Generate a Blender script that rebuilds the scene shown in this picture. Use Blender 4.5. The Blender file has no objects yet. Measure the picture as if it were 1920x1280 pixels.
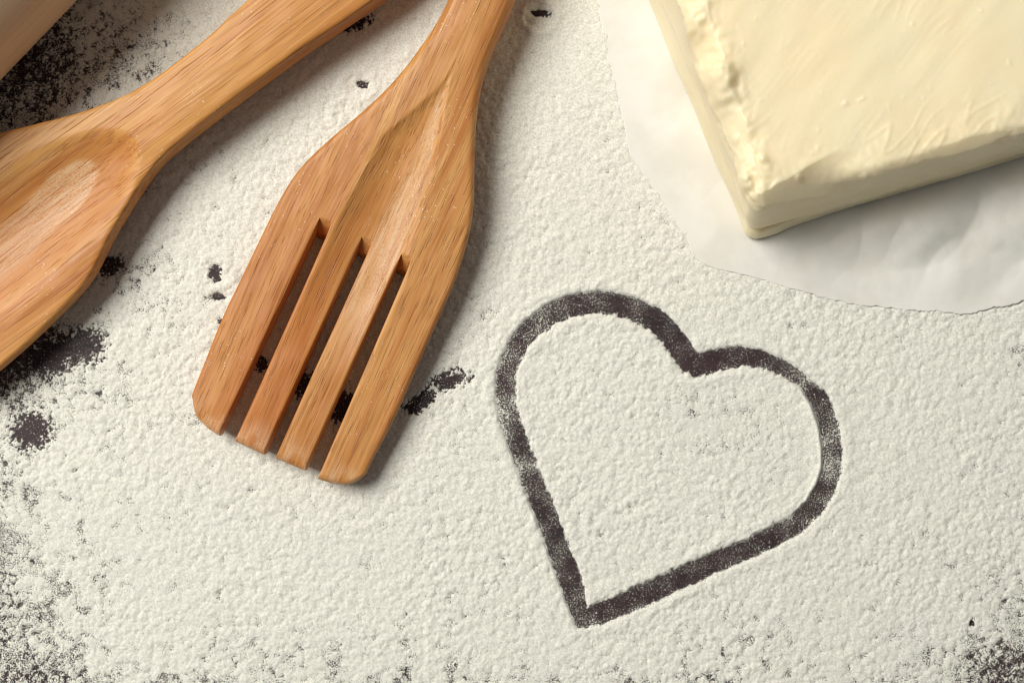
import bpy, math
import numpy as np
from mathutils import Vector

# ------------------------------------------------------------------ camera, world, light
W_TABLE = 0.24                 # metres of table across the picture
CAM_H = 0.30                   # camera height above the table
PXM = W_TABLE / 1920.0         # metres per photograph pixel at table level
sc = bpy.context.scene
C = sc.collection

cam_d = bpy.data.cameras.new('camera')
cam = bpy.data.objects.new('camera', cam_d)
C.objects.link(cam)
cam.location = (0, 0, CAM_H)
cam_d.sensor_width = 36.0
cam_d.lens = 36.0 * CAM_H / W_TABLE
cam_d.clip_start = 0.01
cam_d.clip_end = 50
cam_d.dof.use_dof = True
cam_d.dof.focus_distance = CAM_H - 0.006
cam_d.dof.aperture_fstop = 12.0
sc.camera = cam

world = bpy.data.worlds.new('World')
sc.world = world
world.use_nodes = True
bg = world.node_tree.nodes['Background']
bg.inputs['Color'].default_value = (0.95, 0.98, 1.0, 1)
bg.inputs['Strength'].default_value = 0.105

def area(name, loc, target, size, power, col):
    l = bpy.data.lights.new(name, 'AREA')
    l.shape = 'RECTANGLE'; l.size = size[0]; l.size_y = size[1]
    l.energy = power; l.color = col
    o = bpy.data.objects.new(name, l)
    C.objects.link(o)
    o.location = loc
    o.rotation_euler = (Vector(target) - Vector(loc)).to_track_quat('-Z', 'Y').to_euler()
    return o
area('softbox_key', (-0.63, 0.40, 0.96), (0.0, -0.01, 0), (0.64, 0.64), 18.6, (1.0, 0.975, 0.918))

sc.view_settings.view_transform = 'Standard'
sc.view_settings.look = 'None'
sc.view_settings.exposure = 0.0
sc.view_settings.gamma = 1.0
sc.cycles.use_denoising = True
sc.cycles.denoising_input_passes = 'RGB_ALBEDO_NORMAL'
sc.cycles.denoising_prefilter = 'ACCURATE'
sc.cycles.use_adaptive_sampling = False
sc.cycles.filter_width = 1.0
sc.cycles.diffuse_bounces = 4
sc.cycles.max_bounces = 8
sc.cycles.transparent_max_bounces = 6
sc.cycles.caustics_reflective = False
sc.cycles.caustics_refractive = False

# ------------------------------------------------------------------ helpers
def px2w(px, py, z=0.0):
    f = (CAM_H - z) / CAM_H
    return (np.asarray(px, float) - 960) * PXM * f, (640 - np.asarray(py, float)) * PXM * f

def _hash(ix, iy, iz, seed):
    h = (ix.astype(np.int64) * 374761393 + iy.astype(np.int64) * 668265263 + iz.astype(np.int64) * 2147483647 + seed * 974634777) & 0xFFFFFFFF
    h = ((h ^ (h >> 13)) * 1274126177) & 0xFFFFFFFF
    h = ((h ^ (h >> 16)) * 2246822519) & 0xFFFFFFFF
    return h ^ (h >> 15)

_ANG = np.arange(256) * (2 * math.pi / 256)
_GX, _GY = np.cos(_ANG).astype(np.float32), np.sin(_ANG).astype(np.float32)

def noise2(x, y, seed=0):
    """gradient noise, about -1..1"""
    x = np.asarray(x, np.float64); y = np.asarray(y, np.float64)
    x0 = np.floor(x); y0 = np.floor(y)
    fx = (x - x0).astype(np.float32); fy = (y - y0).astype(np.float32)
    ix = x0.astype(np.int64); iy = y0.astype(np.int64)
    u = fx * fx * fx * (fx * (fx * 6 - 15) + 10); v = fy * fy * fy * (fy * (fy * 6 - 15) + 10)
    def g(dx, dy):
        h = _hash(ix + dx, iy + dy, np.zeros(1, np.int64), seed) & 255
        return _GX[h] * (fx - dx) + _GY[h] * (fy - dy)
    a = g(0, 0); b = g(1, 0); c = g(0, 1); d = g(1, 1)
    return 1.5 * (a + u * (b - a) + v * ((c + u * (d - c)) - (a + u * (b - a))))

def puffs(x, y, cell, seed, soft=6.5):
    """field of overlapping rounded clods (0..1), one or so per cell"""
    gx, gy = x / cell, y / cell
    ix, iy = np.floor(gx).astype(np.int64), np.floor(gy).astype(np.int64)
    gx = gx.astype(np.float64) - ix; gy = gy.astype(np.float64) - iy
    acc = np.zeros(gx.shape, np.float32)
    z0 = np.zeros(1, np.int64)
    for dx in (-1, 0, 1):
        for dy in (-1, 0, 1):
            h = _hash(ix + dx, iy + dy, z0, seed)
            cx = dx + (h & 255).astype(np.float32) / 255; cy = dy + ((h >> 8) & 255).astype(np.float32) / 255
            rr = 0.55 + 0.45 * ((h >> 16) & 255).astype(np.float32) / 255; ht = 0.35 + 0.65 * ((h >> 24) & 255).astype(np.float32) / 255
            v = ht - ((gx - cx) ** 2 + (gy - cy) ** 2).astype(np.float32) / (rr * rr)
            acc += np.exp(soft * np.maximum(v, -1.2))
    return np.log(acc) / soft

def noise3(x, y, z, seed=0):
    x0, y0, z0 = np.floor(x), np.floor(y), np.floor(z)
    fx, fy, fz = x - x0, y - y0, z - z0
    ix, iy, iz = x0.astype(np.int64), y0.astype(np.int64), z0.astype(np.int64)
    s = lambda t: t * t * t * (t * (t * 6 - 15) + 10)
    u, v, w = s(fx), s(fy), s(fz)
    def g(dx, dy, dz):
        h = _hash(ix + dx, iy + dy, iz + dz, seed)
        t = (h & 1023) / 1023.0 * 2 * math.pi; c = ((h >> 10) & 1023) / 1023.0 * 2 - 1
        r = np.sqrt(1 - c * c)
        return r * np.cos(t) * (fx - dx) + r * np.sin(t) * (fy - dy) + c * (fz - dz)
    l = lambda a, b, t: a + t * (b - a)
    return 1.5 * l(l(l(g(0,0,0), g(1,0,0), u), l(g(0,1,0), g(1,1,0), u), v),
                   l(l(g(0,0,1), g(1,0,1), u), l(g(0,1,1), g(1,1,1), u), v), w)

def sstep(a, b, x):
    t = np.clip((np.asarray(x, float) - a) / (b - a), 0, 1)
    return t * t * (3 - 2 * t)

def curve(xs, ys, soft=0.0):
    """smoothed piecewise-linear function"""
    xs = np.asarray(xs, float); ys = np.asarray(ys, float)
    o = np.argsort(xs); xs = xs[o]; ys = ys[o]
    if soft <= 0:
        return lambda q: np.interp(q, xs, ys)
    n = 2400
    lo, hi = xs[0] - 4 * soft, xs[-1] + 4 * soft
    g = np.linspace(lo, hi, n)
    # extrapolate the end slopes so that the smoothing keeps them
    y = np.interp(g, xs, ys)
    y = np.where(g < xs[0], ys[0] + (g - xs[0]) * (ys[1] - ys[0]) / (xs[1] - xs[0]), y)
    y = np.where(g > xs[-1], ys[-1] + (g - xs[-1]) * (ys[-1] - ys[-2]) / (xs[-1] - xs[-2]), y)
    step = (hi - lo) / (n - 1)
    k = max(1, int(soft / step))
    ker = np.ones(2 * k + 1) / (2 * k + 1)
    for _ in range(3):
        yp = np.concatenate([y[0] + (np.arange(-k, 0)) * (y[1] - y[0]), y, y[-1] + np.arange(1, k + 1) * (y[-1] - y[-2])])
        y = np.convolve(yp, ker, 'valid')
    return lambda q: np.interp(q, g, y)

def seg_dist(px, py, pts, closed=True):
    """distance to a polyline and the index/position along it"""
    best = np.full(px.shape, 1e9, np.float32); par = np.zeros(px.shape, np.float32)
    n = len(pts)
    for i in range(n if closed else n - 1):
        ax, ay = pts[i]; bx, by = pts[(i + 1) % n]
        dx, dy = bx - ax, by - ay
        t = np.clip(((px - ax) * dx + (py - ay) * dy) / (dx * dx + dy * dy), 0, 1)
        d = np.hypot(px - ax - t * dx, py - ay - t * dy)
        m = d < best
        best[m] = d[m]; par[m] = (i + t)[m]
    return best, par

def inside(px, py, pts):
    r = np.zeros(px.shape, bool)
    n = len(pts)
    for i in range(n):
        ax, ay = pts[i]; bx, by = pts[(i + 1) % n]
        if ay == by: continue
        c = ((ay > py) != (by > py)) & (px < (bx - ax) * (py - ay) / (by - ay) + ax)
        r ^= c
    return r

def mesh_np(name, co, faces, smooth=True):
    """mesh from numpy verts and an (n,4) or (n,3) index array, or a list of such arrays"""
    if not isinstance(faces, list): faces = [faces]
    faces = [np.asarray(f, np.int32) for f in faces if len(f)]
    me = bpy.data.meshes.new(name)
    me.vertices.add(len(co)); me.vertices.foreach_set('co', np.asarray(co, np.float32).ravel())
    loops = np.concatenate([f.ravel() for f in faces]); tot = np.concatenate([np.full(len(f), f.shape[1], np.int32) for f in faces])
    start = np.concatenate([[0], np.cumsum(tot)[:-1]]).astype(np.int32)
    me.loops.add(len(loops)); me.loops.foreach_set('vertex_index', loops)
    me.polygons.add(len(tot)); me.polygons.foreach_set('loop_start', start); me.polygons.foreach_set('loop_total', tot)
    me.update(calc_edges=True); me.validate()
    me.polygons.foreach_set('use_smooth', np.full(len(me.polygons), smooth, bool))
    return me

def attr(me, name, vals):
    a = me.attributes.new(name, 'FLOAT', 'POINT')
    a.data.foreach_set('value', np.asarray(vals, np.float32).ravel())

def compact(co, faces, atts):
    used = np.unique(np.concatenate([f.ravel() for f in faces]))
    remap = np.full(len(co), -1, np.int64); remap[used] = np.arange(len(used))
    return co[used], [remap[f] for f in faces], {k: v[used] for k, v in atts.items()}

def obj(name, me, mat, parent=None, **props):
    o = bpy.data.objects.new(name, me)
    C.objects.link(o)
    if mat: me.materials.append(mat)
    if parent: o.parent = parent
    for k, v in props.items(): o[k] = v
    return o

def grid_faces(nu, nv, off=0):
    i = np.arange(nu * nv).reshape(nu, nv) + off
    return np.stack([i[:-1, :-1], i[1:, :-1], i[1:, 1:], i[:-1, 1:]], -1).reshape(-1, 4)

# ------------------------------------------------------------------ materials
class NT:
    def __init__(s, name):
        s.m = bpy.data.materials.new(name); s.m.use_nodes = True
        s.t = s.m.node_tree; s.b = s.t.nodes['Principled BSDF']; s.out = s.t.nodes['Material Output']
    def n(s, typ, ins=None, **kw):
        x = s.t.nodes.new(typ)
        for k, v in kw.items(): setattr(x, k, v)
        for k, v in (ins or {}).items(): s.set(x, k, v)
        return x
    def set(s, node, key, v):
        i = node.inputs[key]
        if isinstance(v, bpy.types.NodeSocket): s.t.links.new(v, i)
        elif isinstance(v, bpy.types.Node): s.t.links.new(v.outputs[0], i)
        else: i.default_value = v
    def map(s, co, scale, loc=(0, 0, 0)):
        return s.n('ShaderNodeMapping', {'Vector': co, 'Scale': scale, 'Location': loc}).outputs[0]
    def noise(s, co, scale=1.0, detail=3, rough=0.5):
        return s.n('ShaderNodeTexNoise', {'Vector': co, 'Scale': scale, 'Detail': detail, 'Roughness': rough}).outputs[0]
    def ramp(s, f, lo, hi, a=0.0, b=1.0):
        return s.n('ShaderNodeMapRange', {0: f, 1: lo, 2: hi, 3: a, 4: b}, clamp=True, interpolation_type='SMOOTHSTEP').outputs[0]
    def math(s, op, a, b=0.0):
        return s.n('ShaderNodeMath', {0: a, 1: b}, operation=op).outputs[0]
    def mix(s, f, a, b):
        x = s.n('ShaderNodeMix', data_type='RGBA')
        s.set(x, 0, f)
        for k, v in ((6, a), (7, b)): s.set(x, k, v if isinstance(v, bpy.types.NodeSocket) else (*v, 1))
        return x.outputs[2]
    def attr(s, name):
        return s.n('ShaderNodeAttribute', attribute_name=name).outputs['Fac']
    def bump(s, h, strength, dist):
        return s.n('ShaderNodeBump', {'Height': h, 'Strength': strength, 'Distance': dist}).outputs[0]

FLOUR = (0.905, 0.89, 0.79)

def wood_material(name, pale, mid, red, seed, streak=1.0, px=130, pw=1.0):
    k = NT(name)
    tc = k.n('ShaderNodeTexCoord').outputs['Object']
    off = (seed * 0.37, seed * 0.211, seed * 0.13)
    wob = k.noise(k.map(tc, (9, 30, 30), off), 1, 2)
    wv = k.n('ShaderNodeCombineXYZ', {'Y': k.math('MULTIPLY', k.math('SUBTRACT', wob, 0.5), 0.006)}).outputs[0]
    co = k.n('ShaderNodeVectorMath', {0: tc, 1: wv}, operation='ADD').outputs[0]
    broad = k.ramp(k.noise(k.map(co, (6, 55, 30), off), 1, 3), 0.36, 0.66)
    band = k.ramp(k.noise(k.map(co, (7, 480, 120), off), 1, 5, 0.7), 0.34, 0.70)
    fine = k.noise(k.map(co, (30, 1700, 900), off), 1, 3, 0.65)
    pores = k.ramp(k.noise(k.map(co, (px, 2700, 1300), off), 1, 2, 0.5), 0.60, 0.70)
    pores2 = k.ramp(k.noise(k.map(co, (px * 0.33, 1700, 900), (off[0] + 3, 1, 2)), 1, 2, 0.5), 0.62, 0.72)
    col = k.mix(broad, pale, mid)
    col = k.mix(k.math('MULTIPLY', band, 0.72 * streak), col, red)
    col = k.mix(k.ramp(fine, 0.42, 0.66, 0.0, 0.34 * min(1.0, 0.35 + 0.65 * pw)), col, tuple(c * 0.62 for c in red))
    col = k.mix(k.math('MULTIPLY', pores, 0.38 * pw), col, tuple(c * 0.34 for c in red))
    col = k.mix(k.math('MULTIPLY', pores2, 0.32 * pw), col, tuple(c * 0.45 for c in red))
    ring = k.noise(k.map(co, (5, 620, 200), (off[0] + 7, 4, 2)), 1, 2, 0.5)
    line = k.ramp(k.math('ABSOLUTE', k.math('SUBTRACT', ring, 0.52)), 0.004, 0.022, 1.0, 0.0)
    line = k.math('MULTIPLY', line, k.ramp(k.noise(k.map(co, (22, 260, 100), (off[0], 9, 5)), 1, 2), 0.46, 0.62))
    col = k.mix(k.math('MULTIPLY', line, 0.34 * pw), col, tuple(c * 0.42 for c in red))
    # the oiled hollow is a shade deeper and more orange
    col = k.mix(k.math('MULTIPLY', k.attr('oiled'), 0.45), col, (0.44, 0.152, 0.031))
    # flour rubbed into the surface
    st = k.noise(k.map(co, (60, 1300, 900), off), 1, 3, 0.7)
    gr = k.noise(tc, 2600, 2, 0.6)
    d = k.math('MULTIPLY', k.attr('dust'), k.ramp(k.math('ADD', k.math('MULTIPLY', st, 0.6), k.math('MULTIPLY', gr, 0.4)), 0.36, 0.60))
    col = k.mix(k.math('MULTIPLY', d, 0.62), col, (0.78, 0.57, 0.36))
    # single specks of flour
    vo = k.n('ShaderNodeTexVoronoi', {'Vector': tc, 'Scale': 1500.0})
    sp = k.math('MULTIPLY', k.ramp(vo.outputs['Distance'], 0.16, 0.28, 1, 0), k.ramp(k.n('ShaderNodeSeparateColor', {0: vo.outputs['Color']}).outputs[0], 0.80, 0.86))
    sp = k.math('MULTIPLY', sp, k.ramp(k.noise(tc, 70, 2), 0.45, 0.65, 0.05, 0.75))
    col = k.mix(sp, col, (0.78, 0.70, 0.60))
    k.set(k.b, 'Base Color', col)
    k.set(k.b, 'Roughness', 0.44)
    k.set(k.b, 'Specular IOR Level', 0.33)
    h = k.math('SUBTRACT', k.math('MULTIPLY', fine, 0.5), k.math('ADD', pores, k.math('MULTIPLY', pores2, 0.7)))
    k.set(k.b, 'Normal', k.bump(h, 0.5, 0.00014))
    return k.m

def flour_material(thin=True):
    k = NT('flour_powder' if thin else 'flour_powder_deep')
    tc = k.n('ShaderNodeTexCoord').outputs['Object']
    v = k.noise(tc, 60, 3)
    col = k.mix(k.ramp(v, 0.3, 0.7), FLOUR, (0.90, 0.885, 0.795))
    col = k.mix(k.ramp(k.noise(tc, 2300, 3, 0.9), 0.36, 0.62, 0.64, 0.0), col, (0.50, 0.49, 0.44))
    k.set(k.b, 'Base Color', col)
    k.set(k.b, 'Roughness', 0.95); k.set(k.b, 'Specular IOR Level', 0.08)
    g = k.noise(tc, 4200, 2, 0.7)
    k.set(k.b, 'Normal', k.bump(g, 0.8, 0.00016))
    # grains thin out to nothing at the rim of the layer: the table shows between them
    if not thin: return k.m
    thick = k.attr('thick')          # millimetres
    gn = k.noise(tc, 3100, 3, 0.8)
    cov = k.ramp(k.math('ADD', thick, k.math('MULTIPLY', k.math('SUBTRACT', gn, 0.5), 1.7)), 0.0, 0.24)
    k.set(k.b, 'Alpha', cov)
    return k.m

def table_material():
    k = NT('dark_stained_wood')
    tc = k.n('ShaderNodeTexCoord').outputs['Object']
    g = k.noise(k.map(tc, (25, 900, 300)), 1, 4, 0.65)
    p = k.ramp(k.noise(k.map(tc, (120, 3200, 900), (2, 1, 0)), 1, 2), 0.55, 0.68)
    b = k.noise(k.map(tc, (8, 60, 20)), 1, 3)
    col = k.mix(k.ramp(g, 0.3, 0.75), (0.013, 0.006, 0.008), (0.042, 0.020, 0.024))
    col = k.mix(k.ramp(b, 0.35, 0.7, 0, 0.4), col, (0.066, 0.033, 0.034))
    col = k.mix(k.math('MULTIPLY', p, 0.6), col, (0.009, 0.006, 0.007))
    # haze of flour dust left on the wood
    du = k.ramp(k.noise(tc, 3900, 2, 0.7), 0.64, 0.72)
    dm = k.ramp(k.noise(tc, 110, 3), 0.42, 0.62, 0.05, 1.0)
    col = k.mix(k.math('MULTIPLY', du, k.math('MULTIPLY', dm, 0.42)), col, (0.62, 0.60, 0.58))
    k.set(k.b, 'Base Color', col)
    k.set(k.b, 'Roughness', 0.55); k.set(k.b, 'Specular IOR Level', 0.3)
    k.set(k.b, 'Normal', k.bump(k.math('SUBTRACT', g, p), 0.4, 0.0002))
    return k.m

def butter_material():
    k = NT('butter_fat')
    tc = k.n('ShaderNodeTexCoord').outputs['Object']
    v = k.noise(tc, 45, 4)
    col = k.mix(k.ramp(v, 0.35, 0.7), (0.955, 0.795, 0.52), (0.965, 0.825, 0.57))
    k.set(k.b, 'Base Color', col)
    k.set(k.b, 'Roughness', 0.42); k.set(k.b, 'Specular IOR Level', 0.3)
    k.set(k.b, 'Subsurface Weight', 0.5)
    k.set(k.b, 'Subsurface Radius', (0.0040, 0.0032, 0.0020)); k.set(k.b, 'Subsurface Scale', 1.0)
    f = k.noise(tc, 700, 3, 0.6)
    k.set(k.b, 'Normal', k.bump(f, 0.12, 0.0003))
    return k.m

def paper_material():
    k = NT('parchment')
    tc = k.n('ShaderNodeTexCoord').outputs['Object']
    v = k.noise(tc, 55, 5, 0.6)
    col = k.mix(k.ramp(v, 0.40, 0.62), (0.80, 0.78, 0.705), (0.875, 0.86, 0.80))
    k.set(k.b, 'Base Color', col)
    k.set(k.b, 'Roughness', 0.48); k.set(k.b, 'Specular IOR Level', 0.3)
    f = k.noise(tc, 900, 3, 0.6)
    k.set(k.b, 'Normal', k.bump(f, 0.1, 0.0002))
    tr = k.n('ShaderNodeBsdfTranslucent', {'Color': (0.8, 0.77, 0.68, 1)})
    mx = k.n('ShaderNodeMixShader', {0: 0.08, 1: k.b.outputs[0], 2: tr.outputs[0]})
    k.t.links.new(mx.outputs[0], k.out.inputs[0])
    return k.m

M_flour = flour_material()
M_flour_deep = flour_material(False)
M_table = table_material()
M_butter = butter_material()
M_paper = paper_material()
M_fork = wood_material('oiled_beech_fork', (0.67, 0.345, 0.112), (0.57, 0.215, 0.052), (0.44, 0.135, 0.028), 3)
M_spoon = wood_material('oiled_beech_spoon', (0.68, 0.345, 0.098), (0.58, 0.222, 0.050), (0.44, 0.135, 0.027), 11, 1.0, 70)
M_pin = wood_material('pale_beech', (0.78, 0.585, 0.39), (0.76, 0.55, 0.36), (0.72, 0.50, 0.32), 23, 0.2, 60, 0.12)

# ------------------------------------------------------------------ table
def build_table():
    x0, x1, y0, y1, t, r = -0.62, 0.62, -0.42, 0.42, 0.028, 0.003
    nu, nv = 5, 5
    xs = np.array([x0, x0 + r, 0, x1 - r, x1]); ys = np.array([y0, y0 + r, 0, y1 - r, y1])
    X, Y = np.meshgrid(xs, ys, indexing='ij')
    edge = (X <= x0) | (X >= x1) | (Y <= y0) | (Y >= y1)
    Z = np.where(edge, -r, 0.0)
    top = np.stack([X, Y, Z], -1).reshape(-1, 3)
    bot = top.copy(); bot[:, 2] = -t
    f = [grid_faces(nu, nv), grid_faces(nu, nv, nu * nv)[:, ::-1]]
    idx = np.arange(nu * nv).reshape(nu, nv)
    loop = np.concatenate([idx[:, 0], idx[-1, 1:], idx[-2::-1, -1], idx[0, -2:0:-1]])
    nx = np.roll(loop, -1)
    f.append(np.stack([loop, loop + nu * nv, nx + nu * nv, nx], -1))
    me = mesh_np('table_top', np.concatenate([top, bot]), f, False)
    obj('table_top', me, M_table, kind='structure', label='dark brown wooden table top showing through the flour')
build_table()

# ------------------------------------------------------------------ flour
HEART = [(1290,674),(1272,648),(1252,622),(1225,598),(1190,580),(1150,569),(1112,567),(1070,573),(1030,590),(997,616),(972,645),
         (955,682),(948,720),(948,745),(954,780),(965,810),(984,862),(1003,912),(1023,960),(1040,1008),(1054,1047),(1075,1100),
         (1091,1163),(1125,1148),(1160,1135),(1245,1097),(1330,1058),(1400,1029),(1445,1008),(1490,984),(1525,953),(1548,915),
         (1559,878),(1560,842),(1553,795),(1537,750),(1510,718),(1480,697),(1450,682),(1415,671),(1384,668),(1345,674),(1308,686)]
# half width in pixels and dustiness (0 clean .. 1 dusty) along the heart, by point index
HW_I = [0, 3, 6, 9, 13, 18, 21.3, 22, 22.7, 24, 26, 29, 31, 33, 35, 36, 38, 40, 43]
HW_V = [22, 21, 21, 19.5, 18.5, 20, 20, 14, 20, 20, 19, 18, 18, 18.5, 18, 13, 15, 18, 22]
DU_I = [0, 3, 6, 8, 10, 13, 16, 18, 20, 22, 24, 26, 29, 31, 33, 34.5, 35, 36, 37, 39, 43]
DU_V = [.0, .15, .3, .35, .55, .85, .5, .35, .2, .25, .25, .2, .35, .55, .75, .5, .3, .95, .5, .15, .0]
PAPER = [(1112,-60),(1120,0),(1138,110),(1163,200),(1182,292),(1215,340),(1240,372),(1262,412),(1288,446),(1302,484),(1330,500),(1420,521),
         (1500,546),(1600,570),(1700,581),(1760,584),(1812,590),(1860,578),(1920,566),(2000,556),(2120,540),(2230,500),(2300,380),(2310,150),(2290,-150),
         (2240,-420),(2000,-520),(1700,-540),(1400,-520),(1180,-460),(1110,-300)]
# bare patches: centre, radii, tilt in degrees
BARE = [(152,650,44,33,-8),(58,808,38,34,-10),(842,713,36,17,-15),(792,752,30,16,-40),(772,765,16,12,0),(405,512,11,17,15),(408,556,16,7,0),
        (413,603,7,5,0),(681,160,13,7,5),(1015,26,17,6,5),(662,44,32,13,-15),(490,682,15,14,20),(568,722,18,22,20),(640,760,24,34,25),(208,498,24,18,-20),
        (30,640,70,55,-35),(95,665,50,40,-20),(1000,24,6,3,20),(1822,1166,5,7,30),(700,745,25,30,20)]
THIN = [(40,120,180,165,0,.80),(210,90,130,110,-30,.50),(10,700,120,90,0,.75),(110,740,150,80,-10,.35),(-30,1150,135,240,0,.58),(-20,900,80,110,0,.52),
        (60,1290,150,90,0,.65),(1895,1265,115,95,0,.76),(1940,1130,110,90,0,.4),(1380,790,130,80,20,.17),(1700,1290,160,40,0,.35),
        (900,1290,120,40,0,.35),(1150,1300,200,40,0,.3),(500,1250,160,60,0,.25),(60,470,160,90,-30,.4),(260,520,60,60,0,.35),(900,600,50,60,0,.15),(1085,1095,20,60,0,.1)]

def flour_height(X, Y):
    """flour thickness in millimetres at table points (metres)"""
    px = X / PXM + 960; py = 640 - Y / PXM
    mmx, mmy = X * 1000, Y * 1000
    wx = 0.12 * noise2(mmx / 1.0, mmy / 1.0, 1); wy = 0.12 * noise2(mmx / 1.0, mmy / 1.0, 2)
    ax, ay = mmx + wx, mmy + wy
    l0 = noise2(mmx / 12, mmy / 12, 3)
    l1 = noise2((ax * .8 + ay * .6) / 3.4, (ay * .8 - ax * .6) / 2.5, 4)
    l2 = noise2((ax * .86 - ay * .5) / 1.55, (ay * .86 + ax * .5) / 1.75, 5)
    l3 = noise2((ax * .5 + ay * .86) / 0.86, (ay * .5 - ax * .86) / 0.86, 6)
    l4 = noise2((mmx * .93 + mmy * .37) / 0.50, (mmy * .93 - mmx * .37) / 0.50, 7)
    # calmer, pressed flour near the top between fork and paper and beside the handle
    calm = np.exp(-(((px - 1060) / 110) ** 2 + ((py - 30) / 190) ** 2)) + np.exp(-(((px - 690) / 130) ** 2 + ((py - 90) / 90) ** 2)) + 0.6 * np.exp(-(((px - 1740) / 80) ** 2 + ((py - 930) / 70) ** 2))
    calm = 1 - 0.62 * np.clip(calm, 0, 1)
    l5 = noise2((mmx * .7 - mmy * .71) / 0.33, (mmy * .7 + mmx * .71) / 0.33, 8)
    p1 = puffs(ax, ay, 1.75, 31) - 0.62; p2 = puffs(ax * .8 + ay * .6, ay * .8 - ax * .6, 0.95, 32) - 0.62; p3 = puffs(mmx, mmy, 0.52, 33) - 0.62
    lump = 0.10 * l1 + 0.06 * l2 + 0.20 * p1 + 0.135 * p2 + 0.075 * p3 + 0.05 * l5
    l00 = noise2(mmx / 31, mmy / 31, 13)
    base = 0.63 + 0.07 * l0 + 0.05 * l00
    thin = np.zeros_like(px)
    for cx, cy, rx, ry, a, s in THIN:
        ca, sa = math.cos(math.radians(a)), math.sin(math.radians(a))
        u = ((px - cx) * ca + (py - cy) * sa) / rx; v = (-(px - cx) * sa + (py - cy) * ca) / ry
        thin = np.maximum(thin, s * np.exp(-(u * u + v * v)))
    # far outside the picture the flour peters out
    far = sstep(0.13, 0.24, np.abs(X) + 0.01 * l0) + sstep(0.095, 0.20, np.abs(Y) + 0.01 * l0)
    thin = np.maximum(thin, np.clip(far, 0, 1) * 1.15)
    h = base + lump * (1.0 + 0.30 * l00 + 0.25 * l0) * calm * (1 + 0.3 * thin) - thin * 0.66 + thin * (0.20 * l3 + 0.20 * l4 + 0.08 * l5)
    # holes scuffed down to the wood
    edge = 0.40 * l2 + 0.42 * l3 + 0.34 * l4 + 0.15 * l5
    for cx, cy, rx, ry, a in BARE:
        m = (np.abs(px - cx) < 2.4 * max(rx, ry)) & (np.abs(py - cy) < 2.4 * max(rx, ry))
        if not m.any(): continue
        ca, sa = math.cos(math.radians(a)), math.sin(math.radians(a))
        u = ((px[m] - cx) * ca + (py[m] - cy) * sa) / rx; v = (-(px[m] - cx) * sa + (py[m] - cy) * ca) / ry
        q = np.sqrt(u * u + v * v) + edge[m]
        hm = h[m]
        hm = hm * sstep(0.75, 1.35, q) - 0.13 * (1 - sstep(0.7, 1.05, q))
        h[m] = hm
    # crater with a rim at the top by the fork, finger dents beside the handle
    for cx, cy, r, k in ((1012, 34, 34, .5), (672, 163, 32, .28), (650, 215, 30, .22), (742, 92, 24, .2), (402, 512, 34, .22)):
        q = np.hypot((px - cx), (py - cy) * 1.15) + 5 * l2
        h += k * np.exp(-((q - r) / 8.0) ** 2) - 0.25 * k * np.exp(-(q / (0.7 * r)) ** 2)
    # heart drawn with a fingertip
    m = (px > 860) & (px < 1650) & (py > 480) & (py < 1250)
    d, par = seg_dist(px[m], py[m], HEART)
    ins = inside(px[m], py[m], HEART)
    hw = np.interp(par, HW_I, HW_V); du = np.interp(par, DU_I, DU_V)
    rag = 2.6 * l3[m] + 2.0 * l4[m] + 3.0 * l2[m] + 2.5 * l1[m]
    # the wall is steep; inside the right lobe it is smooth and slopes more gently
    slick = ins * np.interp(par, [0, 29, 31, 35.5, 36.5, 43], [0, 0, 1, 1, 0, 0])
    q = d - hw + rag * (1 - 0.85 * slick) * np.where(ins, 1.0, 0.55)
    wall = sstep(-2.0, 4.5, q)
    rim = (0.21 + 0.14 * l1[m]) * np.exp(-((q - 13) / 9) ** 2)
    fine = noise2(mmx[m] / 0.42, mmy[m] / 0.42, 9); fine2 = noise2(mmx[m] / 1.1, mmy[m] / 1.1, 10)
    bottom = -0.13 + 0.205 * du + 0.05 * fine + 0.05 * fine2 * (0.4 + du) + 0.05 * sstep(-9, 0, q) + 0.13 * noise2(mmx[m] / 4.5, mmy[m] / 4.5, 12)
    h[m] = np.where(q < 8, bottom * (1 - wall) + np.maximum(h[m], 0.5 + 0.5 * slick) * wall, h[m]) + rim * wall
    # pressed flat under the paper
    m = (px > 1040) & (py < 660)
    dp, _ = seg_dist(px[m], py[m], PAPER)
    sd = np.where(inside(px[m], py[m], PAPER), -dp, dp)
    cap = 0.40 + 0.1 * l2[m]
    sd = sd + 2 + 6 * l1[m] + 4 * l2[m]
    k = sstep(-5, 7, sd)
    h[m] = np.minimum(h[m], cap) * (1 - k) + (h[m] + 0.16 * np.exp(-(sd / 16) ** 2)) * k
    return h

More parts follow.
